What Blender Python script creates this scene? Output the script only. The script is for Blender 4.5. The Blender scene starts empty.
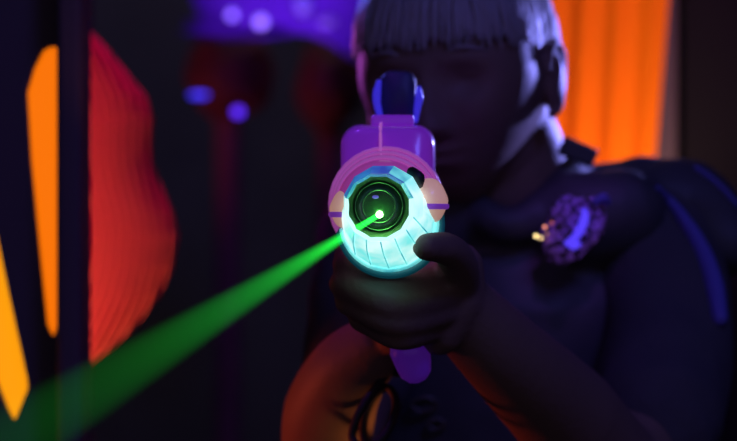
import bpy, bmesh, math, random
from mathutils import Vector, Matrix, noise
from mathutils.geometry import tessellate_polygon
random.seed(7)
C = bpy.context.scene
COL = C.collection
FPX, CX, CY, CAMZ = 2800.0, 368.5, 220.5, 1.10

def P(px, py, d):
    """point at distance d (m) along the view axis"""
    return Vector(((px-CX)/FPX*d, d, CAMZ-(py-CY)/FPX*d))

def lin(c):
    return tuple(((v/255)/12.92 if v/255 <= .04045 else ((v/255+.055)/1.055)**2.4) for v in c)

# ------------------------------------------------------------ materials
def mat(name, col, rough=.6, emit=None, es=0, metal=0, spec=.5, bump=0, bscale=60, trans=0, coat=0, var=0, vscale=8, sheen=0):
    m = bpy.data.materials.new(name); m.use_nodes = True
    nt = m.node_tree; b = nt.nodes['Principled BSDF']
    b.inputs['Base Color'].default_value = (*col, 1)
    b.inputs['Roughness'].default_value = rough
    b.inputs['Metallic'].default_value = metal
    b.inputs['Specular IOR Level'].default_value = spec
    b.inputs['Transmission Weight'].default_value = trans
    b.inputs['Coat Weight'].default_value = coat
    b.inputs['Sheen Weight'].default_value = sheen
    if emit:
        b.inputs['Emission Color'].default_value = (*emit, 1)
        b.inputs['Emission Strength'].default_value = es
    tc = nt.nodes.new('ShaderNodeTexCoord')
    if bump:
        n = nt.nodes.new('ShaderNodeTexNoise'); n.inputs['Scale'].default_value = bscale; n.inputs['Detail'].default_value = 6
        bp = nt.nodes.new('ShaderNodeBump'); bp.inputs['Strength'].default_value = bump; bp.inputs['Distance'].default_value = .004
        nt.links.new(tc.outputs['Object'], n.inputs['Vector']); nt.links.new(n.outputs['Fac'], bp.inputs['Height'])
        nt.links.new(bp.outputs['Normal'], b.inputs['Normal'])
    if var:
        n = nt.nodes.new('ShaderNodeTexNoise'); n.inputs['Scale'].default_value = vscale; n.inputs['Detail'].default_value = 4
        r = nt.nodes.new('ShaderNodeMix'); r.data_type = 'RGBA'
        r.inputs[6].default_value = (*[c*(1-var) for c in col], 1); r.inputs[7].default_value = (*[min(1, c*(1+var)) for c in col], 1)
        nt.links.new(tc.outputs['Object'], n.inputs['Vector']); nt.links.new(n.outputs['Fac'], r.inputs[0])
        nt.links.new(r.outputs[2], b.inputs['Base Color'])
    return m

M = {}
M['skin'] = mat('skin', (.19, .115, .088), .55, spec=.22, bump=.15, bscale=220, var=.08, vscale=30)
M['hair'] = mat('blond_hair', (.30, .26, .25), .45, bump=.2, bscale=300)
M['eye'] = mat('eye', (.30, .28, .28), .15)
M['iris'] = mat('iris', (.03, .04, .06), .1)
M['shirt'] = mat('dark_cotton', (.075, .068, .075), .9, bump=.4, bscale=120, spec=.2)
M['vest'] = mat('black_nylon', (.065, .062, .068), .55, bump=.4, bscale=40, spec=.3)
M['trim'] = mat('blue_webbing', (.12, .10, .42), .6, bump=.3, bscale=500)
M['trousers'] = mat('dark_trousers', (.02, .02, .03), .9, bump=.3, bscale=150)
M['shoe'] = mat('shoe_rubber', (.03, .03, .03), .6)
M['wall'] = mat('dark_painted_wall', (.15, .14, .15), .85, bump=.3, bscale=20, var=.3)
M['floor'] = mat('dark_carpet', (.018, .014, .024), .95, bump=.5, bscale=200, var=.3)
M['board'] = mat('dark_painted_board', (.09, .06, .08), .7, bump=.15, bscale=40, spec=.2)
M['orange_sheet'] = mat('orange_fluted_sheet', (1.0, .20, .006), .7, spec=.05)
M['red_sheet'] = mat('red_orange_ribbed_sheet', (.85, .06, .065), .6, spec=.1)
M['glow_yellow'] = mat('amber_backlit_acrylic', (.3, .1, .0), .5, emit=lin((255, 158, 4)), es=1.0)
M['glow_orange'] = mat('orange_backlit_acrylic', (.3, .08, .0), .5, emit=lin((250, 116, 3)), es=1.0)
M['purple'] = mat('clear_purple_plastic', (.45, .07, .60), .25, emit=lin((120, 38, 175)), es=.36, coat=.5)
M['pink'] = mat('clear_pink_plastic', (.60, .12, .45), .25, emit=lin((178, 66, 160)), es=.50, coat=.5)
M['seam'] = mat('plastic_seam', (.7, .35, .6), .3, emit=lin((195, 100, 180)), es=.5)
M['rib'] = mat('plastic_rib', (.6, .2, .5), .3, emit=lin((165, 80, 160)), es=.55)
M['ivory'] = mat('glowing_ivory_plastic', (.80, .55, .42), .35, emit=lin((220, 165, 150)), es=.5, coat=.3)  # glow put into the ivory so the knobs look brighter
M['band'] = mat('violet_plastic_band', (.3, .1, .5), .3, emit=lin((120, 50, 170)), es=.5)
M['black'] = mat('black_plastic', (.012, .012, .014), .3)
M['blackm'] = mat('black_matt_rubber', (.012, .011, .013), .6)
M['barrel_in'] = mat('lens_barrel', (.018, .03, .025), .4)
M['ringmetal'] = mat('lens_retaining_ring', (.12, .16, .14), .25, metal=.6)
M['sight_glow'] = mat('blue_sight_highlight', (.1, .1, .6), .3, emit=lin((62, 50, 225)), es=.5)  # blue edge highlights of the rear sight, made as glow
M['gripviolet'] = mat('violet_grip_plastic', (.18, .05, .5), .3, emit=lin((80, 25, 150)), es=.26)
M['dot'] = mat('green_laser_diode', (.2, 1, .3), .3, emit=(.22, 1, .18), es=60)
M['violet_reflection'] = mat('violet_reflection', (.2, .1, .5), .3, emit=lin((90, 70, 190)), es=.7)  # glow standing for a violet reflection on the lens

def lampmat(name, c0, c1, st, scale=40):
    """LED diffuser: uneven plastic glow between two colours of light"""
    m = bpy.data.materials.new(name); m.use_nodes = True
    nt = m.node_tree; b = nt.nodes['Principled BSDF']
    b.inputs['Base Color'].default_value = (.5, .7, .7, 1); b.inputs['Roughness'].default_value = .2
    tc = nt.nodes.new('ShaderNodeTexCoord'); n = nt.nodes.new('ShaderNodeTexNoise'); n.inputs['Scale'].default_value = scale
    n.inputs['Detail'].default_value = 3
    r = nt.nodes.new('ShaderNodeValToRGB'); r.color_ramp.elements[0].position = .36; r.color_ramp.elements[1].position = .60
    r.color_ramp.elements[0].color = (*c0, 1); r.color_ramp.elements[1].color = (*c1, 1)
    nt.links.new(tc.outputs['Object'], n.inputs['Vector']); nt.links.new(n.outputs['Fac'], r.inputs[0])
    nt.links.new(r.outputs[0], b.inputs['Emission Color']); b.inputs['Emission Strength'].default_value = st
    return m
M['led_white'] = lampmat('white_cyan_led_diffuser', lin((120, 232, 228)), lin((218, 255, 250)), 1.0, 45)
M['led_cyan'] = lampmat('cyan_led_diffuser', lin((20, 150, 170)), lin((120, 235, 230)), .8, 70)
M['led_blue'] = lampmat('blue_led_diffuser', lin((22, 58, 160)), lin((36, 125, 190)), .8, 60)
M['led_edge'] = mat('bright_diffuser_edge', (.6, .8, .8), .2, emit=lin((205, 255, 250)), es=1.0)

# ------------------------------------------------------------ mesh helpers
def link(name, bm, m, parent=None, smooth=True, mats=None):
    me = bpy.data.meshes.new(name)
    bmesh.ops.recalc_face_normals(bm, faces=bm.faces[:])
    bm.to_mesh(me); bm.free()
    for mm in (mats or [m]): me.materials.append(mm)
    if smooth:
        for p in me.polygons: p.use_smooth = True
    o = bpy.data.objects.new(name, me); COL.objects.link(o)
    if parent: attach(o, parent)
    return o

def world_loc(o):
    v = Vector(o.location)
    while o.parent: o = o.parent; v += Vector(o.location)
    return v
def attach(o, parent):
    o.parent = parent
    o.matrix_parent_inverse = Matrix.Translation(-PLOC.get(parent.name, Vector()))
PLOC = {}
def empty(name, loc):
    o = bpy.data.objects.new(name, None); COL.objects.link(o); o.location = loc; PLOC[o.name] = Vector(loc)
    o.empty_display_size = .05
    return o
def tag(o, label=None, cat=None, group=None, kind=None):
    if label: o['label'] = label
    if cat: o['category'] = cat
    if group: o['group'] = group
    if kind: o['kind'] = kind
    return o

def frame_of(t, up=Vector((0, 0, 1))):
    t = t.normalized()
    if abs(t.dot(up)) > .95: up = Vector((0, 1, 0))
    a = t.cross(up).normalized(); b = a.cross(t).normalized()
    return a, b

def tube(bm, pts, radii, seg=20, flat=1.0, sub=6, closed=False, cap=True, up=Vector((0, 0, 1))):
    """smooth tapered tube through pts (Catmull-Rom), round ends; flat squeezes the second axis"""
    pts = [Vector(p) for p in pts]
    if not isinstance(radii, (list, tuple)): radii = [radii]*len(pts)
    n = len(pts); Q = []; R = []
    rng = n if closed else n-1
    for i in range(rng):
        p0 = pts[(i-1) % n] if (closed or i > 0) else pts[0]*2-pts[1]
        p1 = pts[i]; p2 = pts[(i+1) % n]
        p3 = pts[(i+2) % n] if (closed or i+2 < n) else pts[-1]*2-pts[-2]
        for k in range(sub):
            t = k/sub
            Q.append(.5*((2*p1)+(p2-p0)*t+(2*p0-5*p1+4*p2-p3)*t*t+(-p0+3*p1-3*p2+p3)*t**3))
            R.append(radii[i]*(1-t)+radii[(i+1) % n]*t)
    if not closed: Q.append(pts[-1]); R.append(radii[-1])
    if cap and not closed:
        d0 = (Q[0]-Q[1]).normalized(); d1 = (Q[-1]-Q[-2]).normalized()
        q0, r0, q1, r1 = Q[0], R[0], Q[-1], R[-1]
        for a in (30, 60, 82):
            s, c = math.sin(math.radians(a)), math.cos(math.radians(a))
            Q.insert(0, q0+d0*r0*s); R.insert(0, r0*c)
            Q.append(q1+d1*r1*s); R.append(r1*c)
    rings = []; N = len(Q); pa = None
    for i in range(N):
        if closed: t = Q[(i+1) % N]-Q[i-1]
        else: t = Q[min(i+1, N-1)]-Q[max(i-1, 0)]
        if pa is None: a, b = frame_of(t, up)
        else:
            t = t.normalized(); a = (pa-t*pa.dot(t)).normalized(); b = a.cross(t).normalized()
        pa = a
        rings.append([bm.verts.new(Q[i]+a*math.cos(2*math.pi*k/seg)*R[i]+b*math.sin(2*math.pi*k/seg)*R[i]*flat) for k in range(seg)])
    for i in range(N if closed else N-1):
        A, B = rings[i], rings[(i+1) % N]
        for k in range(seg): bm.faces.new((A[k], A[(k+1) % seg], B[(k+1) % seg], B[k]))
    if not closed: bm.faces.new(rings[0][::-1]); bm.faces.new(rings[-1])
    return rings

def ellipsoid(bm, c, r, rot=None, u=32, v=20, fn=None):
    c = Vector(c); rot = rot or Matrix.Identity(3)
    rows = []
    for j in range(v+1):
        th = math.pi*j/v
        if j in (0, v): n_ = Vector((0, 0, math.cos(th))); rows.append([bm.verts.new(c+rot@(fn(n_) if fn else Vector((n_.x*r[0], n_.y*r[1], n_.z*r[2]))))])
        else:
            row = []
            for i in range(u):
                ph = 2*math.pi*i/u
                n_ = Vector((math.sin(th)*math.cos(ph), math.sin(th)*math.sin(ph), math.cos(th)))
                row.append(bm.verts.new(c+rot@(fn(n_) if fn else Vector((n_.x*r[0], n_.y*r[1], n_.z*r[2])))))
            rows.append(row)
    for j in range(v):
        A, B = rows[j], rows[j+1]
        for i in range(u):
            i2 = (i+1) % u
            if len(A) == 1: bm.faces.new((A[0], B[i], B[i2]))
            elif len(B) == 1: bm.faces.new((A[i], B[0], A[i2]))
            else: bm.faces.new((A[i], B[i], B[i2], A[i2]))

def box(bm, c, s, rot=None, bev=0):
    r = bmesh.ops.create_cube(bm, size=1.0)
    for v in r['verts']:
        q = Vector((v.co.x*s[0], v.co.y*s[1], v.co.z*s[2]))
        v.co = Vector(c)+(rot@q if rot else q)
    if bev:
        es = list({e for v in r['verts'] for e in v.link_edges})
        bmesh.ops.bevel(bm, geom=es, offset=bev, segments=3, affect='EDGES', profile=.5)

def loft(bm, rings, capA=False, capB=False, mi=0):
    V = [[bm.verts.new(p) for p in r] for r in rings]
    F = []
    for A, B in zip(V, V[1:]):
        n = len(A)
        for k in range(n):
            f = bm.faces.new((A[k], A[(k+1) % n], B[(k+1) % n], B[k])); f.material_index = mi; F.append(f)
    if capA: bm.faces.new(V[0][::-1])
    if capB: bm.faces.new(V[-1])
    return F

def ring(px, py, d, rpx, n=48, ph=0.0, sy=1.0, ref=None):
    """circle facing the barrel axis, centre given where it stands, radius in metres or px at that depth"""
    c = P(px, py, d); r = rpx*d/FPX
    return [c+Vector((math.cos(ph+2*math.pi*k/n)*r, 0, math.sin(ph+2*math.pi*k/n)*r*sy)) for k in range(n)]

def evaluate(o, mods):
    """apply modifiers and keep the result as plain mesh"""
    for typ, kw in mods:
        m = o.modifiers.new(typ, typ)
        for k, v in kw.items(): setattr(m, k, v)
    dg = bpy.context.evaluated_depsgraph_get()
    me = bpy.data.meshes.new_from_object(o.evaluated_get(dg))
    mats = list(o.data.materials)
    o.modifiers.clear(); o.data = me
    if not me.materials:
        for mm in mats: me.materials.append(mm)
    for p in me.polygons: p.use_smooth = True; p.material_index = 0
    return o
def remesh(o, vox, it=4):
    return evaluate(o, [('REMESH', dict(mode='VOXEL', voxel_size=vox, use_smooth_shade=True)), ('SMOOTH', dict(factor=.5, iterations=it))])

def slab(bm, outer, holes, y, th):
    """polygon with holes in (x,z) standing at depth y, thickness th"""
    loops = [outer]+holes
    flat_ = [p for l in loops for p in l]
    tri = tessellate_polygon([[Vector((p[0], p[1], 0)) for p in l] for l in loops])
    F = [bm.verts.new((p[0], y, p[1])) for p in flat_]; B = [bm.verts.new((p[0], y+th, p[1])) for p in flat_]
    for t in tri:
        try: bm.faces.new([F[i] for i in t]); bm.faces.new([B[i] for i in reversed(t)])
        except ValueError: pass
    k = 0
    for l in loops:
        n = len(l)
        for i in range(n):
            a, b = k+i, k+(i+1) % n
            bm.faces.new((F[a], F[b], B[b], B[a]))
        k += n

def smooth_poly(pts, n=6):
    out = []; N = len(pts)
    for i in range(N):
        p0, p1, p2, p3 = [Vector(pts[(i+k) % N]) for k in (-1, 0, 1, 2)]
        for k in range(n):
            t = k/n
            out.append(.5*((2*p1)+(p2-p0)*t+(2*p0-5*p1+4*p2-p3)*t*t+(-p0+3*p1-3*p2+p3)*t**3))
    return out

# ------------------------------------------------------------ room
def struct(name, c, s, m):
    bm = bmesh.new(); box(bm, c, s); o = link(name, bm, m, smooth=False); o['kind'] = 'structure'; return o
struct('floor', (0, 2.0, -.05), (5.2, 6.4, .1), M['floor'])
struct('ceiling', (0, 2.0, 2.75), (5.2, 6.4, .1), M['wall'])
struct('wall_back', (0, 4.85, 1.35), (5.2, .1, 2.7), M['wall'])
struct('wall_left', (-2.55, 1.9, 1.35), (.1, 5.8, 2.7), M['wall'])
struct('wall_right', (2.55, 1.9, 1.35), (.1, 5.8, 2.7), M['wall'])

# ------------------------------------------------------------ slotted maze board, left
D1 = 2.22
def xz(px, py, d): v = P(px, py, d); return (v.x, v.z)
slotA = [xz(*p, D1) for p in [(-60, 90), (-22, 150), (-3, 236), (8, 290), (27, 378), (28, 388), (16, 418), (12, 420), (6, 408), (-40, 290)]]
slotB = [xz(*p, D1) for p in [(26, 92), (33, 68), (42, 50), (50, 46), (58, 47), (61, 60), (61, 190), (60, 318), (54, 335), (51, 336), (46, 325), (38, 245), (30, 160)]]
bm = bmesh.new()
x0, x1 = xz(-620, 0, D1)[0], xz(87, 0, D1)[0]
slab(bm, [(x0, .005), (x1, .005), (x1, 2.3), (x0, 2.3)], [slotA[::-1], slotB[::-1]], D1, .03)
bd = link('slotted_board', bm, M['board'], smooth=False)
tag(bd, 'dark upright maze board at far left pierced by two glowing orange slots', 'board')
bd_parts = []
for sl, mm, nm, lb in ((slotA, 'glow_yellow', 'backlit_slot', 'amber slot cut off by the left edge'), (slotB, 'glow_orange', 'backlit_slot', 'orange slot, tall and narrow')):
    bm = bmesh.new(); slab(bm, sl, [], D1+.012, .008)
    o = link(nm, bm, M[mm], bd, smooth=False); o['label'] = lb
bm = bmesh.new()
box(bm, (x1-.0105, D1-.012, 1.15), (.020, .05, 2.29), bev=.006)
link('post', bm, M['board'], bd, smooth=False)
bm = bmesh.new()
a, b = P(-14, 205, D1-.012), P(50, 455, D1-.012)

# blue lamp above the board
def lamp(name, px, py, d, w, h, colour, es, label, group=None):
    c = P(px, py, d); k = d/FPX
    e = empty(name, c); tag(e, label, 'lamp', group)
    bm = bmesh.new(); rw, rh = w*k/2, h*k/2
    ellipsoid(bm, c, (rw, .012, rh)); 
    link('bulb', bm, mat(name+'_glow', (.3, .3, .5), .3, emit=lin(colour), es=es), e)
    bm = bmesh.new()
    prof = [(0, .010), (1.12, .010), (1.2, .004), (1.2, -.002), (1.02, -.002), (1.02, .004)]
    rr = []
    for s, y in prof[1:]:
        rr.append([c+Vector((math.cos(t*math.pi/12)*rw*s, y, math.sin(t*math.pi/12)*rh*s)) for t in range(24)])
    loft(bm, rr, capA=True); link('housing', bm, M['black'], e)
    return e
lamp('wall_lamp', 33, 24, 2.6, 8, 26, (48, 38, 190), .9, 'small upright blue lamp above the orange slots, top left')

# ------------------------------------------------------------ ribbed red leaf panel
D2 = 2.5
outl = [(88, 30), (98, 38), (112, 54), (130, 76), (146, 96), (153, 118), (151, 142), (152, 162), (160, 184), (173, 212), (178, 236), (172, 268), (158, 298), (136, 325), (112, 348), (90, 364), (84, 366), (84, 200), (84, 60)]
bm = bmesh.new()
rows = 70
def edge_r(y):
    pts = outl[:16]
    for (xa, ya), (xb, yb) in zip(pts, pts[1:]):
        if ya <= y <= yb: return xa+(xb-xa)*(y-ya)/(yb-ya)
    return 88
cols = 90; G = []
for j in range(rows+1):
    y = 30.5+(364-30.5)*j/rows; xr = edge_r(y); row = []
    for i in range(cols+1):
        u = i/cols; x = 60+(xr-60)*u
        # ribs follow the curved edge
        s = (x-60-(xr-150)*.55*1)
        dep = D2+.0024*math.sin(2*math.pi*s/9.0)+.05*(u-.5)**2
        row.append(P(x, y, dep))
    G.append(row)
V0 = [[bm.verts.new(p) for p in r] for r in G]; V1 = [[bm.verts.new(p+Vector((0, .012, 0))) for p in r] for r in G]
for j in range(rows):
    for i in range(cols):
        bm.faces.new((V0[j][i], V0[j][i+1], V0[j+1][i+1], V0[j+1][i])); bm.faces.new((V1[j][i], V1[j+1][i], V1[j+1][i+1], V1[j][i+1]))
for i in range(cols):
    bm.faces.new((V0[0][i], V1[0][i], V1[0][i+1], V0[0][i+1])); bm.faces.new((V0[rows][i], V0[rows][i+1], V1[rows][i+1], V1[rows][i]))
for j in range(rows):
    bm.faces.new((V0[j][0], V0[j+1][0], V1[j+1][0], V1[j][0])); bm.faces.new((V0[j][cols], V1[j][cols], V1[j+1][cols], V0[j+1][cols]))
redp = empty('curved_ribbed_panel', (P(100, 0, D2).x, D2, 0)); tag(redp, 'red ribbed panel with a curved right edge, behind the dark post', 'panel')
link('ribbed_sheet', bm, M['red_sheet'], redp)
bm = bmesh.new(); box(bm, (P(72, 0, D2).x, D2+.03, .95), (.03, .03, 1.9), bev=.004); link('support_post', bm, M['board'], redp, smooth=False)

# ------------------------------------------------------------ fluted orange panel, right
D3 = 2.85
bm = bmesh.new(); cols, rows = 120, 40; V0 = []; V1 = []
for j in range(rows+1):
    y = -90+(460+90)*j/rows; r0 = []; r1 = []
    for i in range(cols+1):
        u = i/cols
        xl = 520; xr = 669-(y)*.085
        x = xl+(xr-xl)*u
        ph = (x-618-(y*-.05))/34*2*math.pi
        dep = D3-.0036*math.cos(ph)-.0010*math.cos(2*ph+.6)
        p = P(x, y, dep)
        p.x = P(x, y, D3).x; p.z = P(x, y, D3).z
        r0.append(bm.verts.new(p)); r1.append(bm.verts.new(p+Vector((0, .006, 0))))
    V0.append(r0); V1.append(r1)
for j in range(rows):
    for i in range(cols):
        bm.faces.new((V0[j][i], V0[j][i+1], V0[j+1][i+1], V0[j+1][i])); bm.faces.new((V1[j][i], V1[j+1][i], V1[j+1][i+1], V1[j][i+1]))
    bm.faces.new((V0[j][0], V0[j+1][0], V1[j+1][0], V1[j][0])); bm.faces.new((V0[j][cols], V1[j][cols], V1[j+1][cols], V0[j+1][cols]))
for i in range(cols):
    bm.faces.new((V0[0][i], V1[0][i], V1[0][i+1], V0[0][i+1])); bm.faces.new((V0[rows][i], V0[rows][i+1], V1[rows][i+1], V1[rows][i]))
orp = empty('fluted_panel', (P(600, 0, D3).x, D3, 0)); tag(orp, 'bright orange fluted panel glowing behind the shoulder at right', 'panel')
link('fluted_sheet', bm, M['orange_sheet'], orp)
bm = bmesh.new(); box(bm, (P(600, 0, D3).x, D3+.03, .76), (.16, .03, 1.52), bev=.004); link('backing_board', bm, M['board'], orp, smooth=False)
# dark partition beside it
bm = bmesh.new(); xa = P(684, 0, 2.9).x
box(bm, (xa+.45, 2.93, 1.15), (.9, .04, 2.3), bev=.004)
tag(link('partition', bm, mat('dark_red_partition', (.012, .010, .014), .9, spec=.03, bump=.2, bscale=30), smooth=False), 'dark partition beside the orange fluted panel at far right', 'partition')

# ------------------------------------------------------------ violet canopy and lamps behind, top
D4 = 3.5; k4 = D4/FPX
cp = empty('canopy', P(270, -60, D4)); tag(cp, 'violet glowing canopy hanging in the background at top, left of the head', 'canopy')
bm = bmesh.new()
under = [(186, -70), (192, 4), (206, 22), (232, 30), (262, 33), (292, 27), (322, 34), (346, 52), (372, 66), (400, 60), (400, -70)]
slab(bm, [xz(x, y, D4) for x, y in under], [], D4, .10)
bmesh.ops.bevel(bm, geom=bm.edges[:], offset=.006, segments=2, affect='EDGES')
link('fabric', bm, mat('violet_canopy_fabric', (.16, .03, .62), .8, bump=.5, bscale=12, var=.35, vscale=7), cp, smooth=False)
bm = bmesh.new()
for xx in (205, 375):
    a = P(xx, -68, D4+.05); tube(bm, [a, Vector((a.x, a.y, 2.69))], .004, seg=8, sub=1)
link('hanging_cord', bm, M['black'], cp)
lamp('canopy_lamp', 232, 15, D4-.05, 9, 9, (130, 90, 255), 2.6, 'left of the two pale violet round lamps under the canopy', 'canopy lamps')
lamp('canopy_lamp', 261, 22, D4-.05, 12, 12, (140, 100, 255), 2.2, 'right of the two pale violet round lamps under the canopy', 'canopy lamps')
lamp('canopy_lamp', 303, 4, D4-.05, 16, 22, (90, 60, 255), .55, 'dim upright violet lamp under the canopy, near the head', 'canopy lamps')
lamp('canopy_lamp', 327, 22, D4-.05, 18, 10, (100, 50, 235), .55, 'dim wide violet lamp under the canopy, beside the hair', 'canopy lamps')
lamp('floodlight', 199, 95, D4-.25, 20, 6, (60, 50, 245), 1.7, 'flat wide blue lamp in the dark background, left of the round one', 'background blue lamps')
lamp('floodlight', 238, 112, D4-.25, 11, 10, (90, 40, 250), 1.9, 'round violet-blue lamp in the dark background, left of the gun', 'background blue lamps')
# rounded props
def rock(name, px, py, d, rx, rz, label, col, sd):
    bm = bmesh.new(); c = P(px, py, d); k = d/FPX
    def fn(n_):
        s = 1+.16*noise.noise(n_*1.8+Vector((sd, 0, 0)))+.05*noise.noise(n_*6+Vector((0, sd, 0)))
        return Vector((n_.x*rx*k*s, n_.y*.10*s, n_.z*rz*k*s))
    ellipsoid(bm, c, (1, 1, 1), u=48, v=32, fn=fn)
    # stem to the floor
    tube(bm, [c, Vector((c.x, c.y, .6)), Vector((c.x, c.y, .03))], [.018, .018, .03], seg=20, up=Vector((0,1,0)))
    o = link(name, bm, mat(name+'_paint', col, .8, bump=.6, bscale=14, var=.3)); remesh(o, .006, 3)
    return tag(o, label, 'rock prop')
rock('rock_prop', 228, 72, 3.75, 46, 44, 'dim reddish rounded prop behind the blurred blue lamps', (.34, .09, .13), 3.1)
rock('rock_prop', 330, 84, 3.75, 34, 46, 'dim reddish-brown rounded prop just left of the face', (.36, .11, .12), 8.4)

# ------------------------------------------------------------ the player
pl = empty('person', Vector((.10, 2.28, 0)))
tag(pl, 'child in a black vest aiming a glowing toy gun straight ahead', 'person')
HC = P(458, 74, 2.215)     # head centre at eye level
HR = Matrix.Rotation(math.radians(-18), 3, 'Z') @ Matrix.Rotation(math.radians(7), 3, 'X') @ Matrix.Rotation(math.radians(-3), 3, 'Y')
def g(v, s): return math.exp(-(v/s)**2)
def headfn(n_, hair=0.0):
    h = math.hypot(n_.x, n_.y)
    q = 1.0 if h < 1e-6 else (abs(n_.x/h)**2.7+abs(n_.y/h)**2.7)**(-1/2.7)     # flatter temples and cheeks
    x, y, z = n_.x*.072*q, n_.y*.092*q, n_.z*.104
    if n_.z < 0:
        t = -n_.z
        x *= 1-.45*t**1.45
        if n_.y > 0: y *= 1-.35*t          # nape
        z *= 1.0
    else: x *= 1+.04*n_.z; 
    if n_.y > 0: y *= 1.04
    fr = max(0, -n_.y)**.6 if n_.y < 0 else 0
    if fr > 0 and not hair:
        ax = abs(x)
        dy = 0
        dy += -.010*g(z+.075, .030)*g(x, .035)*1.0           # muzzle/chin front
        dy += .011*g(ax-.031, .014)*g(z+.001, .011)          # sockets
        dy += -.004*g(z-.017, .008)*g(ax-.028, .024)         # brow
        t = min(1, max(0, (.004-z)/.040))
        if z > -.046: dy += -(.004+.017*t**1.2)*g(x, .0075+.005*t)*(1 if z > -.038 else max(0, (z+.046)/.008))*(g(max(0, z-.004), .015))
        dy += -.006*g(ax-.011, .006)*g(z+.034, .007)         # alae
        dy += -.005*g(x, .021)*g(z+.053, .0040)-.0055*g(x, .019)*g(z+.063, .0045)+.004*g(x, .024)*g(z+.058, .0018)
        dy += .003*g(x, .02)*g(z+.074, .005)-.005*g(x, .016)*g(z+.088, .010)
        dy += -.004*g(ax-.042, .018)*g(z+.030, .020)         # cheeks
        y += dy*fr
    return Vector((x, y, z))
def H(x, y, z): return HC+HR@Vector((x, y, z))

bm = bmesh.new()
ellipsoid(bm, HC, (1, 1, 1), rot=HR, u=128, v=96, fn=headfn)
for s in (-1, 1):        # ears
    e = lambda a, b, c: H(s*a, b, c)
    ellipsoid(bm, e(.074, .012, -.010), (.0075, .017, .029), rot=HR @ Matrix.Rotation(s*math.radians(-6), 3, 'Z'), u=16, v=12)
    tube(bm, [e(.076, -.006, -.002), e(.079, -.003, .013), e(.080, .010, .019), e(.081, .023, .010), e(.080, .022, -.010), e(.077, .009, -.032), e(.073, .001, -.037)], [.0018, .0024, .0026, .0026, .0026, .0045, .004], seg=10)
    tube(bm, [e(.080, .004, .009), e(.0815, .011, .003), e(.080, .009, -.012)], .0018, seg=8)
    tube(bm, [H(s*.017, -.0765, .001), H(s*.030, -.0805, .0050), H(s*.045, -.0715, .001)], [.0020, .0034, .0020], seg=10)   # lids
    tube(bm, [H(s*.018, -.0755, -.003), H(s*.031, -.0780, -.0065), H(s*.044, -.0710, -.003)], [.0018, .0028, .0018], seg=10)
# neck and trunk
tube(bm, [H(0, .030, -.055), P(496, 145, 2.268), P(504, 205, 2.285)], [.050, .053, .058], seg=36, up=Vector((0, 1, 0)))
LS, RS = P(648, 218, 2.29), P(378, 232, 2.25)    # shoulders: picture right, picture left
TC = P(505, 300, 2.31)
tube(bm, [RS, P(440, 222, 2.28), P(506, 228, 2.29), P(575, 228, 2.29), LS], [.046, .052, .058, .050, .044], seg=28, up=Vector((0, 1, 0)))
hip = Vector((.11, 2.33, .68))
tube(bm, [P(506, 345, 2.30), P(505, 420, 2.31), (TC+hip)/2+Vector((0, -.005, -.05)), hip], [.122, .126, .108, .112], seg=48, flat=.66, up=Vector((0, 1, 0)), cap=True)
# arms
EL_L = P(622, 480, 2.08)      # elbow, picture right
WR_L = P(454, 304, 1.912)
EL_R = P(326, 462, 2.10)      # elbow, picture left
WR_R = P(378, 344, 1.985)
tube(bm, [LS, P(668, 340, 2.20), EL_L], [.046, .042, .036], seg=28)
tube(bm, [EL_L, P(566, 416, 2.02), P(505, 356, 1.95), WR_L], [.0370, .0385, .0310, .0255], seg=32)
tube(bm, [RS, P(362, 340, 2.21), EL_R], [.043, .039, .034], seg=28)
tube(bm, [EL_R, P(330, 412, 2.05), P(350, 370, 2.01), WR_R], [.034, .034, .029, .023], seg=32)
# legs and feet
for s in (-1, 1):
    tube(bm, [hip+Vector((s*.055, 0, -.02)), Vector((.11+s*.075, 2.32, .36)), Vector((.11+s*.09, 2.36, .07))], [.072, .048, .032], seg=24, up=Vector((0, 1, 0)))
    tube(bm, [Vector((.11+s*.09, 2.37, .04)), Vector((.11+s*.10, 2.25, .028))], [.030, .026], seg=16)
# front hand on the foregrip: palm behind, fingers across the front, thumb on top
palm = [P(456, 270, 1.905), P(452, 300, 1.903), P(440, 328, 1.902)]
tube(bm, palm, [.020, .023, .019], seg=20, sub=4)
tube(bm, [WR_L, P(448, 290, 1.906)], [.0255, .024], seg=20)
tube(bm, [WR_L, P(444, 318, 1.908)], [.0245, .020], seg=20)
fing = [  # MCP, mid, PIP, DIP, tip (px,py,d), radii
    [(452, 272, 1.892), (400, 286, 1.856), (355, 268, 1.866), (346, 264, 1.896), (366, 268, 1.918)],
    [(450, 292, 1.886), (398, 306, 1.849), (353, 288, 1.858), (343, 284, 1.892), (366, 290, 1.918)],
    [(444, 311, 1.886), (398, 322, 1.852), (358, 306, 1.862), (348, 302, 1.894), (370, 308, 1.918)],
    [(434, 328, 1.890), (400, 337, 1.860), (370, 324, 1.870), (360, 320, 1.896), (378, 326, 1.916)]]
frad = [[.0112, .0108, .0100, .0088, .0074], [.0115, .0110, .0102, .0090, .0076], [.0110, .0104, .0096, .0086, .0072], [.0098, .0092, .0084, .0076, .0065]]
for f, r in zip(fing, frad): tube(bm, [P(*p) for p in f], r, seg=18, sub=6)
tube(bm, [P(352, 266, 1.880), P(346, 254, 1.886), P(352, 249, 1.900)], [.0095, .0085, .007], seg=14)
tube(bm, [P(458, 286, 1.895), P(458, 264, 1.868), P(446, 249, 1.836), P(426, 247, 1.815)], [.0150, .0135, .0110, .0092], seg=20)
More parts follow.
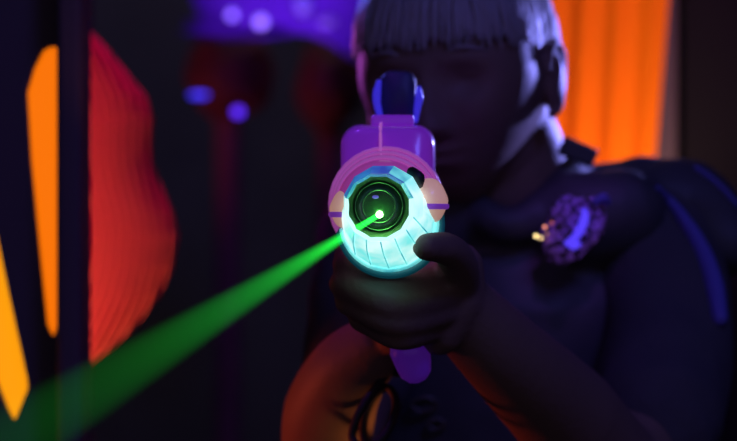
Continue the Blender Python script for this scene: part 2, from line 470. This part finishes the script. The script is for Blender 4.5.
# rear hand on the pistol grip behind
tube(bm, [WR_R, P(388, 322, 1.985)], [.022, .022], seg=18)
for i in range(4):
    z = i*14
    tube(bm, [P(384, 300+z, 1.985), P(398, 300+z, 1.945), P(412, 301+z, 1.950), P(416, 302+z, 1.985), P(408, 302+z, 2.0)], [.0095, .009, .0085, .0075, .0065], seg=12, sub=4)
tube(bm, [P(380, 306, 2.0), P(392, 292, 2.02), P(412, 288, 2.01), P(420, 288, 1.99)], [.011, .010, .009, .0075], seg=12, sub=4)
body = link('body', bm, M['skin'], pl)
remesh(body, .0024, 5)
bodyroot = pl

# eyes
for s in (-1, 1):
    e = H(s*.031, -.0665, -.001)
    bm = bmesh.new(); ellipsoid(bm, e, (.0118, .0118, .0105), rot=HR)
    eo = link('eye', bm, M['eye'], pl)
    bm = bmesh.new(); ellipsoid(bm, e+HR@Vector((0, -.0098, 0)), (.0055, .0028, .0055), rot=HR, u=20, v=10)
    link('iris', bm, M['iris'], eo)
    bm = bmesh.new()
    tube(bm, [H(s*.014, -.088, .020), H(s*.030, -.090, .025), H(s*.047, -.080, .021)], [.0016, .0026, .0012], seg=8, flat=.7)
    link('eyebrow', bm, M['hair'], pl)

# hair: cap plus many combed locks
bm = bmesh.new()
def hairsurf(az, t, off):
    """az: direction round the head (0 = front), t: 0 crown .. 1 rim"""
    th = t
    n_ = Vector((math.sin(az)*math.sin(th), -math.cos(az)*math.sin(th), math.cos(th)))
    p = headfn(n_, 1.0)
    return p*(1+off), n_
def rim(az):
    a = abs((az+math.pi) % (2*math.pi)-math.pi)/math.pi     # 0 front, 1 back
    # polar angle of the hair's lower edge
    pts = [(0, 1.28), (.25, 1.30), (.40, 1.36), (.46, 1.36), (.55, 1.36), (.64, 1.42), (.72, 1.72), (.82, 2.0), (1, 2.10)]
    for (a0, t0), (a1, t1) in zip(pts, pts[1:]):
        if a0 <= a <= a1: return t0+(t1-t0)*(a-a0)/(a1-a0)
    return 1.3
U, V_ = 96, 40; rows_o = []; rows_i = []
for j in range(V_+1):
    ro = []; ri = []
    for i in range(U):
        az = 2*math.pi*i/U; T = rim(az)*(.985+.03*noise.noise(Vector((math.cos(az)*5, math.sin(az)*5, 1))))
        t = .001+T*j/V_
        w = 1-.35*(j/V_)**6
        p, n_ = hairsurf(az, t, .075*w+.02*noise.noise(n_*9 if 0 else Vector((az*7, j*.08, 0))))
        q, n_ = hairsurf(az, t, -.03)
        ro.append(bm.verts.new(HC+HR@p)); ri.append(bm.verts.new(HC+HR@q))
    rows_o.append(ro); rows_i.append(ri)
for j in range(V_):
    for i in range(U):
        k = (i+1) % U
        bm.faces.new((rows_o[j][i], rows_o[j+1][i], rows_o[j+1][k], rows_o[j][k])); bm.faces.new((rows_i[j][i], rows_i[j][k], rows_i[j+1][k], rows_i[j+1][i]))
for i in range(U):
    k = (i+1) % U; bm.faces.new((rows_o[V_][i], rows_i[V_][i], rows_i[V_][k], rows_o[V_][k]))
bm.faces.new(rows_o[0]); bm.faces.new(rows_i[0][::-1])
for n in range(620):
    az = random.uniform(-math.pi, math.pi); T = rim(az)*random.uniform(.93, 1.05); t0 = random.uniform(.1, .9)
    L = [];
    for k in range(6):
        t = t0+(T-t0)*k/5
        if t <= 0: t = .05
        p, _ = hairsurf(az+.05*math.sin(n)*k/5, t, .072+.016*random.random()-.02*(k/5)**3)
        L.append(HC+HR@p)
    if (L[-1]-L[0]).length > .02: tube(bm, L, [.0012, .0022, .0024, .0022, .0016, .0005], seg=6, sub=2, flat=.6)
link('hair', bm, M['hair'], pl)

# t-shirt
bm = bmesh.new()
tube(bm, [RS+Vector((.03, 0, 0)), P(440, 222, 2.28), P(506, 232, 2.29), P(575, 230, 2.29), LS-Vector((.03, 0, 0))], [.052, .058, .064, .056, .048], seg=28, up=Vector((0, 1, 0)))
tube(bm, [LS, P(668, 330, 2.21), P(655, 420, 2.13)], [.053, .052, .052], seg=28)
tube(bm, [RS, P(366, 320, 2.22), P(358, 375, 2.18)], [.048, .047, .045], seg=28)
tube(bm, [P(506, 352, 2.30), P(505, 425, 2.31), (TC+hip)/2-Vector((0, 0, .05)), hip], [.131, .135, .118, .122], seg=48, flat=.68, up=Vector((0, 1, 0)))
sh = link('t_shirt', bm, M['shirt'], pl); remesh(sh, .005, 3)
def wrinkle(o, amp, sc):
    co = [v.co.copy() for v in o.data.vertices]; no = [v.normal.copy() for v in o.data.vertices]; out = []
    for c, n_ in zip(co, no): out.extend(c+n_*amp*noise.noise(c*sc))
    o.data.vertices.foreach_set('co', out); o.data.update()
wrinkle(sh, .0035, 28)
# trousers, shoes
bm = bmesh.new()
tube(bm, [hip+Vector((0, 0, .06)), hip+Vector((0, 0, -.03))], [.120, .118], seg=36, flat=.75, up=Vector((0, 1, 0)))
for s in (-1, 1): tube(bm, [hip+Vector((s*.055, 0, -.03)), Vector((.11+s*.075, 2.32, .36)), Vector((.11+s*.09, 2.36, .12))], [.085, .064, .056], seg=24, up=Vector((0, 1, 0)), cap=True)
tr = link('trousers', bm, M['trousers'], pl); remesh(tr, .007, 3)
for s in (-1, 1):
    bm = bmesh.new(); tube(bm, [Vector((.11+s*.09, 2.39, .046)), Vector((.11+s*.095, 2.32, .044)), Vector((.11+s*.10, 2.22, .036))], [.040, .041, .033], seg=20)
    for v in bm.verts: v.co.z = max(v.co.z, .002)
    link('shoe', bm, M['shoe'], pl)

# vest
bm = bmesh.new()
tube(bm, [P(506, 372, 2.30), P(505, 440, 2.31), (TC+hip)/2-Vector((0, 0, .05)), hip+Vector((0, 0, .05))], [.146, .152, .136, .134], seg=56, flat=.76, up=Vector((0, 1, 0)))
for a_, b_ in (((430, 222), (396, 222)), ((575, 222), (622, 212))):
    for dd in (2.23, 2.29, 2.35):
        tube(bm, [P(a_[0], a_[1], dd), P(b_[0], b_[1], dd)], [.040, .036], seg=20)
tube(bm, [P(622, 210, 2.28), P(685, 210, 2.28), P(722, 242, 2.27)], [.040, .042, .030], seg=24, flat=1.0)   # padded shoulder cap
tube(bm, [P(400, 214, 2.26), P(372, 224, 2.25), P(354, 245, 2.24)], [.040, .036, .026], seg=24)
tube(bm, [P(470, 206, 2.22), P(515, 226, 2.205), P(560, 190, 2.24), P(572, 166, 2.29), P(540, 160, 2.335), P(480, 165, 2.34), P(450, 190, 2.29)], .015, seg=14, closed=True)   # collar
ve = link('vest', bm, M['vest'], pl); remesh(ve, .005, 3)
wrinkle(ve, .002, 35)
def attach_to_mesh(o, mesh_parent):
    o.parent = mesh_parent; o.matrix_parent_inverse = Matrix.Identity(4)
def on_vest(px, py, lift=.002):
    """point of the vest's front under this direction"""
    o_ = Vector((0, 0, CAMZ)); d_ = (P(px, py, 1)-o_).normalized()
    hit, loc, nor, _ = VEST_BVH.ray_cast(o_, d_)[0] is not None, *VEST_BVH.ray_cast(o_, d_)[:3]
    return (loc+nor*lift, nor) if hit else (None, None)
from mathutils.bvhtree import BVHTree
VEST_BVH = BVHTree.FromPolygons([v.co.copy() for v in ve.data.vertices], [tuple(p.vertices) for p in ve.data.polygons])
SH_BVH = BVHTree.FromPolygons([v.co.copy() for v in sh.data.vertices], [tuple(p.vertices) for p in sh.data.polygons])
def front(px, py):
    o_ = Vector((0, 0, CAMZ)); d_ = (P(px, py, 1)-o_).normalized(); best = None
    for t in (VEST_BVH, SH_BVH):
        r = t.ray_cast(o_, d_)
        if r[0] is not None and (best is None or r[3] < best[2]): best = (r[0], r[1], r[3])
    return best
def strip(pts, w, name, m, lift=.004, label=None):
    L = []
    for x, y in pts:
        h = front(x, y)
        if h: L.append((h[0]-Vector((0, lift, 0))))
    bm = bmesh.new()
    if len(L) > 1: tube(bm, L, w, seg=12, sub=5, flat=.9)
    o = link(name, bm, m, ve if False else None); attach_to_mesh(o, ve)
    if label: o['label'] = label
    return o
strip([(657, 188), (668, 200), (682, 218), (696, 240), (706, 262), (714, 288), (719, 318)], [.0022, .0040, .0055, .0068, .0078, .0085, .0070], 'piping', M['trim'], label='blue curved piping on the shoulder')
strip([(696, 168), (708, 176), (722, 188), (736, 204)], .0022, 'piping', M['trim'], .002, label='thin blue piping on the shoulder edge')
# collar tab catching blue light
bm = bmesh.new()
box(bm, P(578, 152, 2.24), (.030, .010, .016), Matrix.Rotation(math.radians(24), 3, 'Y'), .003)
o = link('collar_tab', bm, M['vest'], None, smooth=False); attach_to_mesh(o, ve)

# glittery sensor pod on the chest strap
h = front(572, 228); SC = h[0]+Vector((0, -.016, 0)) if h else P(572, 228, 2.2)
dS = SC.y; kS = dS/FPX
rs = Matrix.Rotation(math.radians(38), 3, 'Y')
bm = bmesh.new()
def podfn(n_):
    s = 1+.30*noise.noise(n_*1.7+Vector((4, 1, 2)))+.10*noise.noise(n_*7)
    return Vector((n_.x*26*kS*s, n_.y*.018, n_.z*39*kS*s))
ellipsoid(bm, SC+Vector((0, .006, 0)), (1, 1, 1), rot=rs, u=64, v=48, fn=podfn)
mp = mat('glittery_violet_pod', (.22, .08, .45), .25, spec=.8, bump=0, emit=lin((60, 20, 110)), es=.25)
nt = mp.node_tree; vo = nt.nodes.new('ShaderNodeTexVoronoi'); vo.inputs['Scale'].default_value = 420
bp = nt.nodes.new('ShaderNodeBump'); bp.inputs['Strength'].default_value = 1; bp.inputs['Distance'].default_value = .002
tc = nt.nodes.new('ShaderNodeTexCoord'); nt.links.new(tc.outputs['Object'], vo.inputs['Vector'])
nt.links.new(vo.outputs['Distance'], bp.inputs['Height']); nt.links.new(bp.outputs['Normal'], nt.nodes['Principled BSDF'].inputs['Normal'])
cr = nt.nodes.new('ShaderNodeValToRGB'); cr.color_ramp.elements[0].color = (.02, .008, .03, 1); cr.color_ramp.elements[1].color = (.30, .10, .75, 1)
cr.color_ramp.elements[0].position = .25; cr.color_ramp.elements[1].position = .8
v2 = nt.nodes.new('ShaderNodeTexVoronoi'); v2.inputs['Scale'].default_value = 260; sx = nt.nodes.new('ShaderNodeSeparateColor')
nt.links.new(tc.outputs['Object'], v2.inputs['Vector']); nt.links.new(v2.outputs['Color'], sx.inputs[0]); nt.links.new(sx.outputs[0], cr.inputs[0])
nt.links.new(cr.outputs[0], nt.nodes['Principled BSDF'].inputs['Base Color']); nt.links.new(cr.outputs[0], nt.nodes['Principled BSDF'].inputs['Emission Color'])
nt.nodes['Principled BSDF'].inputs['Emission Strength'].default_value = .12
pod = link('sensor_pod', bm, mp, None); attach_to_mesh(pod, ve); pod['label'] = 'glittery violet sensor with a blue arc'
bm = bmesh.new()
off = Vector((0, -.016, 0))
tube(bm, [P(x, y, dS)+off for x, y in [(583, 211), (583, 219), (579, 229), (573, 238), (568, 243)]], [.0022, .0034, .0034, .0030, .0030], seg=12)
tube(bm, [P(x, y, dS)+off for x, y in [(565, 243), (572, 246), (577, 244)]], [.002, .003, .002], seg=10)
o = link('highlight_arc', bm, mat('blue_highlight_arc', (.1, .1, .6), .3, emit=lin((85, 62, 245)), es=1.0), None); attach_to_mesh(o, ve); o['label'] = 'bright blue highlight painted as an arc'  # arc highlight on the pod, put in as a glowing tube
for x, y, r, c, e in ((536, 236, 1.7, (255, 225, 150), 2.6), (541, 238, 1.5, (255, 215, 150), 1.8), (545, 227, 1.5, (255, 150, 120), 1.6), (552, 223, 1.2, (230, 110, 80), .9), (547, 234, 1.3, (200, 130, 80), .8), (547, 240, 1.2, (150, 80, 60), .6)):
    bm = bmesh.new(); ellipsoid(bm, P(x, y, dS-.012), (r*kS, .0012, r*kS), u=14, v=8)
    o = link('light_bead', bm, mat('gold_bead', (.5, .35, .15), .2, emit=lin(c), es=e*1.4), None); attach_to_mesh(o, ve)
bm = bmesh.new()
tube(bm, [P(595, 202, dS)-Vector((0, .004, 0)), P(603, 198, dS)-Vector((0, .002, 0)), P(607, 202, dS)], [.003, .004, .003], seg=10)
o = link('pod_clip', bm, M['trim'], None); attach_to_mesh(o, ve)

# ------------------------------------------------------------ the laser-tag gun
G0 = P(382, 210, 1.86)
gun = empty('toy_gun', G0)
tag(gun, 'glowing pink and violet toy laser gun with a white-cyan lit muzzle', 'toy gun')
# body: stepped concentric pink shells round the barrel
bm = bmesh.new(); rr = []
steps = [(381, 209, 1.825, 38), (382, 208, 1.832, 44), (383, 207, 1.836, 46), (383, 206, 1.850, 46.5), (384, 206, 1.853, 50), (384, 205, 1.868, 50.5), (385, 205, 1.871, 53.5), (386, 204, 1.888, 54), (386, 204, 1.891, 57), (387, 203, 1.93, 57.5), (387, 202, 1.96, 54), (388, 201, 2.0, 40)]
for x, y, d, r in steps: rr.append(ring(x, y, d, r, 64))
loft(bm, rr, False, True); o = link('barrel_shell', bm, M['pink'], gun)
bm = bmesh.new()
for x, y, d, r in ((384, 206, 1.8515, 48.5), (385, 205, 1.8695, 52), (386, 204, 1.8895, 55.5)):
    c = P(x, y, d); q = r*d/FPX
    tube(bm, [c+Vector((math.cos(t*math.pi/16)*q, 0, math.sin(t*math.pi/16)*q)) for t in range(32)], .0016, seg=8, sub=1, closed=True)
link('rib', bm, M['rib'], gun)
# upper receiver: rounded violet block behind and above
def rrect(x0, x1, y0, y1, d, r=.010, n=6):
    a = P(x0, y1, d); b = P(x1, y0, d); out = []
    for cx, cz, s in ((b.x-r, b.z-r, 0), (a.x+r, b.z-r, 90), (a.x+r, a.z+r, 180), (b.x-r, a.z+r, 270)):
        for k in range(n+1):
            t = math.radians(s+90*k/n); out.append(Vector((cx+math.cos(t)*r, d, cz+math.sin(t)*r)))
    return out
bm = bmesh.new()
loft(bm, [rrect(345, 430, 131, 215, 1.900, .012), rrect(341, 434, 127, 218, 1.906, .014), rrect(341, 435, 125, 220, 1.97, .014), rrect(344, 432, 127, 220, 2.03, .014), rrect(356, 420, 140, 215, 2.06, .012)], True, True)
link('receiver', bm, M['purple'], gun)
bm = bmesh.new()
tube(bm, [P(381, 155, 1.868), P(380.5, 150, 1.886), P(380.5, 140, 1.897), P(380.5, 127, 1.905), P(381, 123.5, 1.93), P(382, 123.5, 2.0)], .0010, seg=8)
link('seam', bm, M['seam'], gun)
# top rail
bm = bmesh.new(); box(bm, P(392, 123, 1.985), (.030, .10, .008), bev=.0025); link('rail', bm, M['purple'], gun, smooth=False)
# rear sight: dark hood, its blue-lit edges put in as two glowing tubes
bm = bmesh.new()
loft(bm, [rrect(382, 414, 74, 124, 1.990, .008), rrect(380, 416, 71, 124, 1.994, .009), rrect(380, 416, 71, 124, 2.03, .009), rrect(383, 413, 74, 124, 2.036, .008)], True, True)
link('rear_sight', bm, mat('navy_sight_plastic', (.03, .035, .09), .5), gun)
for pts, r in (([(379, 82), (377, 92), (377, 103), (380, 116), (382, 123)], [.0018, .0030, .0028, .0022, .0018]), ([(419, 88), (419, 98), (417, 110), (416, 121)], [.0016, .0030, .0024, .0014])):
    bm = bmesh.new(); tube(bm, [P(x, y, 1.989) for x, y in pts], r, seg=12)
    link('sight_highlight', bm, M['sight_glow'], gun)
# side knobs
for cx, cy, rx, ry, lb in ((347, 209, 17, 20, None), (429, 201, 18.5, 23, None)):
    d = 1.838; k = d/FPX; c = P(cx, cy, d)
    bm = bmesh.new()
    def kf(n_): 
        return Vector((n_.x*rx*k*(1+.04*math.cos(6*n_.z)), n_.y*.017, n_.z*ry*k))
    ellipsoid(bm, c, (1, 1, 1), u=40, v=28, fn=kf); kn = link('side_knob', bm, M['ivory'], gun)
    bm = bmesh.new(); zc = c.z-.0035
    loop = []
    for t in range(40):
        a = 2*math.pi*t/40; zz = (zc-c.z)/(ry*k); q = math.sqrt(1-zz*zz)
        loop.append(Vector((c.x+math.cos(a)*rx*k*q*.955, c.y+math.sin(a)*.017*q*.955, zc)))
    tube(bm, loop, .0021, seg=10, sub=1, closed=True); link('knob_band', bm, M['band'], kn)
# front bezel: faceted, three tiers
N = 12; ph = math.radians(15)
fr = ring(378.5, 207, 1.797, 31.5, N, ph); fo = ring(379, 207.3, 1.795, 34.5, N, ph)
md = ring(383.5, 205.5, 1.806, 41, N, ph); mb = ring(384, 206, 1.828, 41, N, ph)
bm = bmesh.new(); loft(bm, [ring(379, 207, 1.806, 31, N, ph), fr, fo, ring(379.5, 207.3, 1.797, 35.5, N, ph)])
o = link('bezel_edge', bm, None, gun, smooth=False, mats=[M['led_edge'], M['led_blue'], M['led_cyan']])
for p in o.data.polygons:
    a = math.degrees(math.atan2(p.center.z-P(0, 207, 1.8).z, p.center.x-P(379, 0, 1.8).x))
    p.material_index = 1 if 40 < a < 150 else (2 if (0 < a <= 40 or 150 <= a < 170) else 0)
bm = bmesh.new()
A = ring(379.5, 207.3, 1.7975, 35.2, N, ph)
loft(bm, [A, md, mb])
# split materials: upper facets blue, left/right cyan
o = link('bezel', bm, None, gun, smooth=False, mats=[M['led_blue'], M['led_cyan'], M['led_white']])
cz = P(380, 207, 1.8).z; cxx = P(380, 207, 1.8).x
for p in o.data.polygons:
    dz = p.center.z-cz; dx = p.center.x-cxx; a = math.degrees(math.atan2(dz, dx))
    p.material_index = 0 if 64 < a < 150 else (1 if (34 < a <= 64 or 150 <= a < 172) else 2)
# lower shroud
bm = bmesh.new()
def part_ring(px, py, d, r, a0, a1, n=14, push=0):
    c = P(px, py, d); q = r*d/FPX
    return [c+Vector((math.cos(math.radians(a0+(a1-a0)*k/n))*q, 0, math.sin(math.radians(a0+(a1-a0)*k/n))*q*(1.0))) for k in range(n+1)]
def open_loft(bm, rings, th=.0016):
    V = [[bm.verts.new(p) for p in r] for r in rings]
    for A_, B_ in zip(V, V[1:]):
        for k in range(len(A_)-1): bm.faces.new((A_[k], A_[k+1], B_[k+1], B_[k]))
open_loft(bm, [part_ring(379.5, 207.3, 1.798, 34.8, 176, 392, 9), part_ring(382, 214, 1.806, 40, 176, 392, 9), part_ring(388, 221.5, 1.830, 46.5, 180, 385, 9), part_ring(390, 223, 1.850, 48, 180, 385, 9)])
o = link('muzzle_shroud', bm, M['led_white'], gun, smooth=False)
evaluate(o, [('SOLIDIFY', dict(thickness=.0018, offset=-1))])
for p in o.data.polygons: p.use_smooth = False
bm = bmesh.new()
for k in range(2, 8, 1):
    a = 176+(392-176)*k/9; a2 = 180+205*k/9
    def pt(px, py, d, r, an): 
        c = P(px, py, d); q = r*d/FPX; return c+Vector((math.cos(math.radians(an))*q, -.0004, math.sin(math.radians(an))*q))
    tube(bm, [pt(379.5, 207.3, 1.798, 34.8, a), pt(382, 214, 1.806, 40, a), pt(388, 221.5, 1.830, 46.5, a2)], .0005, seg=6, sub=2)
tube(bm, part_ring(389, 222, 1.840, 48, 190, 375, 20), .0016, seg=8, sub=1)
link('shroud_rib', bm, M['led_cyan'], gun)
bm = bmesh.new()
open_loft(bm, [part_ring(389.5, 223, 1.846, 46.5, 180, 385, 24), part_ring(390, 223.5, 1.846, 49.5, 185, 380, 24), part_ring(390, 224, 1.842, 50.5, 190, 375, 24)])
o = link('added_light_lip', bm, mat('teal_lip_glow', (.02, .10, .12), .3, emit=lin((8, 80, 95)), es=.35), gun); evaluate(o, [('SOLIDIFY', dict(thickness=.003, offset=1))])  # added lip: holds muzzle light off the hand; teal stands for spill glow
# lens barrel: black cup with stepped rings, glass at the back
bm = bmesh.new()
cup = [(378.5, 207, 1.799, 31.3), (378.6, 207, 1.806, 29.5), (378.6, 206.8, 1.808, 27.5), (379, 206.6, 1.820, 26), (379, 206.4, 1.822, 22), (379.2, 206.2, 1.836, 20.5), (379.3, 206, 1.838, 15), (379.4, 206, 1.845, 14)]
loft(bm, [ring(x, y, d, r, 64) for x, y, d, r in cup], False, True); link('lens_barrel', bm, M['barrel_in'], gun)
bm = bmesh.new()
for x, y, d, r in ((379, 206.5, 1.8198, 24), (379.2, 206.4, 1.8186, 16.5)):
    c = P(x, y, d); q = r*d/FPX
    tube(bm, [c+Vector((math.cos(t*math.pi/20)*q, 0, math.sin(t*math.pi/20)*q)) for t in range(40)], .0005, seg=8, sub=1, closed=True)
link('retaining_ring', bm, M['ringmetal'], gun)
bm = bmesh.new()
dome = [ring(379, 206.6, 1.8205, 25.5, 48), ring(379, 206.5, 1.8195, 20, 48), ring(379, 206.5, 1.8188, 12, 48), ring(379, 206.5, 1.8184, 4, 48)]
loft(bm, dome, False, True); link('lens', bm, mat('dark_coated_glass', (.008, .035, .015), .25, spec=.6, coat=.3), gun)
DOT = P(379.5, 214.5, 1.8125)
bm = bmesh.new(); ellipsoid(bm, DOT, (.0022, .0022, .0022), u=20, v=14); link('laser_diode', bm, M['dot'], gun)
bm = bmesh.new(); tube(bm, [DOT+Vector((0, .003, 0)), P(379.4, 213, 1.8195)], [.0012, .0014], seg=16, sub=2); link('diode_mount', bm, M['black'], gun)
bm = bmesh.new(); ellipsoid(bm, P(375.5, 197, 1.818), (.0022, .001, .0012), u=16, v=10); link('lens_reflection', bm, M['violet_reflection'], gun)  # reflection on the glass, put in as a small glowing spot
# dark blob, upper right of the muzzle
bm = bmesh.new(); tube(bm, [P(412, 172, 1.822), P(418, 178, 1.818), P(419, 184, 1.822)], [.0035, .0045, .003], seg=16); link('dark_blob', bm, M['blackm'], gun)
# foregrip and its violet foot
bm = bmesh.new()
tube(bm, [P(392, 250, 1.900), P(398, 290, 1.898), P(405, 325, 1.900), P(408, 336, 1.902)], [.020, .017, .0155, .015], seg=32)
link('foregrip', bm, M['blackm'], gun)
bm = bmesh.new(); tube(bm, [P(410, 350, 1.903), P(414, 366, 1.905)], [.0140, .0120], seg=28); link('grip_foot', bm, M['gripviolet'], gun)
# pistol grip further back, stock
bm = bmesh.new(); tube(bm, [P(396, 240, 1.985), P(398, 300, 1.985), P(398, 352, 1.99)], [.019, .0165, .018], seg=24); link('pistol_grip', bm, M['blackm'], gun)

# ------------------------------------------------------------ cable under the hands
bm = bmesh.new()
tube(bm, [P(398, 356, 1.99), P(388, 372, 1.985), P(372, 392, 1.975), P(358, 415, 1.97), P(352, 436, 1.97), P(360, 446, 1.965), P(378, 442, 1.96), P(391, 424, 1.965), P(396, 402, 1.975), P(388, 388, 1.985), P(374, 396, 1.99), P(364, 420, 1.99), P(366, 446, 1.985), P(385, 470, 1.98), P(410, 480, 2.0), P(430, 500, 2.08), P(445, 520, 2.15)], .0030, seg=12, sub=8)
tag(link('cable', bm, M['blackm']), 'black cable looped below the hands in front of orange-lit skin', 'cable')
# buckle on the vest, below
bx = front(428, 412)
bmv = bmesh.new()
for x, y, w in ((424, 404, .010), (436, 424, .007)):
    h2 = front(x, y)
    if h2:
        c = h2[0]-Vector((0, .004, 0))
        tube(bmv, [c+Vector((math.cos(t*math.pi/8)*w, 0, math.sin(t*math.pi/8)*w*.55)) for t in range(16)], .0016, seg=8, sub=1, closed=True)
o = link('buckle', bmv, mat('dull_buckle', (.12, .10, .08), .35, metal=.5), None); attach_to_mesh(o, ve)

# ------------------------------------------------------------ the laser beam in the haze
def beam_pt(s):     # s px along the beam's projection; depth from the beam's real course
    inv = 1/1.813+s/436*1.007
    return P(379.5-.853*s, 214.5+.523*s, 1/inv)
bm = bmesh.new()
Q = [beam_pt(s) for s in (1, 40, 120, 260, 436, 760)]
A, B = Q[0], Q[-1]
tube(bm, [A.lerp(B, t/12) for t in range(13)], .0017, seg=16, sub=1)
vm = bpy.data.materials.new('green_beam_in_haze'); vm.use_nodes = True; nt = vm.node_tree; nt.nodes.clear()
out = nt.nodes.new('ShaderNodeOutputMaterial'); em = nt.nodes.new('ShaderNodeEmission'); em.inputs[0].default_value = (.012, .78, .045, 1)
tc = nt.nodes.new('ShaderNodeTexCoord')
vd = nt.nodes.new('ShaderNodeVectorMath'); vd.operation = 'DISTANCE'; vd.inputs[1].default_value = tuple(A)
mr = nt.nodes.new('ShaderNodeMath'); mr.operation = 'MULTIPLY'; mr.inputs[1].default_value = -1.9
ex = nt.nodes.new('ShaderNodeMath'); ex.operation = 'EXPONENT'
mu = nt.nodes.new('ShaderNodeMath'); mu.operation = 'MULTIPLY'; mu.inputs[1].default_value = 105
nt.links.new(tc.outputs['Object'], vd.inputs[0]); nt.links.new(vd.outputs['Value'], mr.inputs[0]); nt.links.new(mr.outputs[0], ex.inputs[0])
nt.links.new(ex.outputs[0], mu.inputs[0]); nt.links.new(mu.outputs[0], em.inputs[1]); nt.links.new(em.outputs[0], out.inputs['Volume'])
tag(link('laser_beam', bm, vm), 'green laser beam running from the muzzle to the lower left', 'laser beam')

# ------------------------------------------------------------ light
def spot(name, loc, to, col, w, ang=30, rad=.03, blend=.4):
    l = bpy.data.lights.new(name, 'SPOT'); l.color = col; l.energy = w; l.spot_size = math.radians(ang); l.spot_blend = blend; l.shadow_soft_size = rad
    o = bpy.data.objects.new(name, l); COL.objects.link(o); o.location = loc
    o.rotation_euler = (Vector(to)-Vector(loc)).to_track_quat('-Z', 'Y').to_euler(); return o
def area(name, loc, to, col, w, s):
    l = bpy.data.lights.new(name, 'AREA'); l.color = col; l.energy = w; l.size = s
    o = bpy.data.objects.new(name, l); COL.objects.link(o); o.location = loc
    o.rotation_euler = (Vector(to)-Vector(loc)).to_track_quat('-Z', 'Y').to_euler(); return o
l = bpy.data.lights.new('laser_glow', 'POINT'); l.color = (.02, 1, .12); l.energy = .0015; l.shadow_soft_size = .002
o = bpy.data.objects.new('laser_glow', l); COL.objects.link(o); o.location = DOT+Vector((0, -.004, .0))
# blacklight from behind right on hair, ear and neck
spot('blacklight_right', (.55, 2.745, 1.30), P(556, 85, 2.26), (.25, .25, 1), 48, 20, .02, .5)
area('blue_fill', (.75, .7, 2.5), P(480, 220, 2.2), (.14, .14, .95), 8.5, .5)  # added ambient blue from the front, no fixture there
area('back_wall_fill', (.1, 4.0, 2.62), (0, 4.8, 1.2), (.85, .70, .8), 1.6, .4)  # added to lift the dark back wall
spot('magenta_left', (-.42, 2.90, 1.28), P(362, 75, 2.16), (.80, .12, 1), 6, 14, .03)
spot('blue_left', (-.42, 3.0, 1.6), P(350, 0, 2.2), (.12, .12, 1), 14, 12, .03)
spot('violet_top', (-.35, 1.75, 2.3), P(365, 130, 1.95), (.25, .05, 1), 14, 8, .04)
spot('red_low_left', (-1.0, 2.185, .80), P(310, 390, 2.05), (1, .11, .05), 18, 13, .06)
spot('orange_low', (.36, 1.90, .60), P(382, 428, 2.03), (1, .36, .10), 8, 9, .03)
spot('pod_fill', (.30, 1.70, 1.9), P(572, 228, 2.2), (.35, .10, 1), 6, 6, .02)  # added light to brighten the sensor pod
spot('panel_fill_amber', (.37, 2.64, .88), P(606, 110, D3), (1, .70, .4), 8.5, 60, .04, .8)  # added unseen light that makes the orange sheet bright
spot('panel_fill_magenta', (.60, 2.3, 2.3), P(670, -20, D3), (1, .15, .8), 22, 20, .05, .8)  # added to redden the top of the orange sheet
spot('leaf_fill', (-.55, 2.30, .72), P(120, 330, D2), (1, .9, .35), 13.0, 50, .03, .8)  # added behind the board to light the ribbed red sheet
spot('leaf_fill_top', (-.50, 2.30, 1.75), P(115, 60, D2), (.9, .02, 1), 9.0, 60, .03, .8)  # added magenta tint for the top of the red sheet
spot('canopy_light', (-.30, 3.0, .7), P(290, -10, D4), (.5, .15, 1), 45, 16, .05, .8)
spot('rock_light', (-.9, 3.0, .6), P(270, 70, 3.75), (1, .2, .3), 5, 16, .05, .8)

w = bpy.data.worlds.new('World'); C.world = w; w.use_nodes = True
w.node_tree.nodes['Background'].inputs[0].default_value = (.62, .50, .90, 1); w.node_tree.nodes['Background'].inputs[1].default_value = .17

# ------------------------------------------------------------ camera
cd = bpy.data.cameras.new('Camera'); cam = bpy.data.objects.new('Camera', cd); COL.objects.link(cam); C.camera = cam
cam.location = (0, 0, CAMZ); cam.rotation_euler = (math.pi/2, 0, 0)
cd.sensor_width = 36; cd.lens = FPX*36/737; cd.clip_start = .02
cd.dof.use_dof = True; cd.dof.focus_distance = 1.80; cd.dof.aperture_fstop = 5.3
vs = C.view_settings; vs.view_transform = 'Standard'; vs.look = 'None'; vs.exposure = 0; vs.gamma = 1; vs.use_curve_mapping = False
C.cycles.use_denoising = True
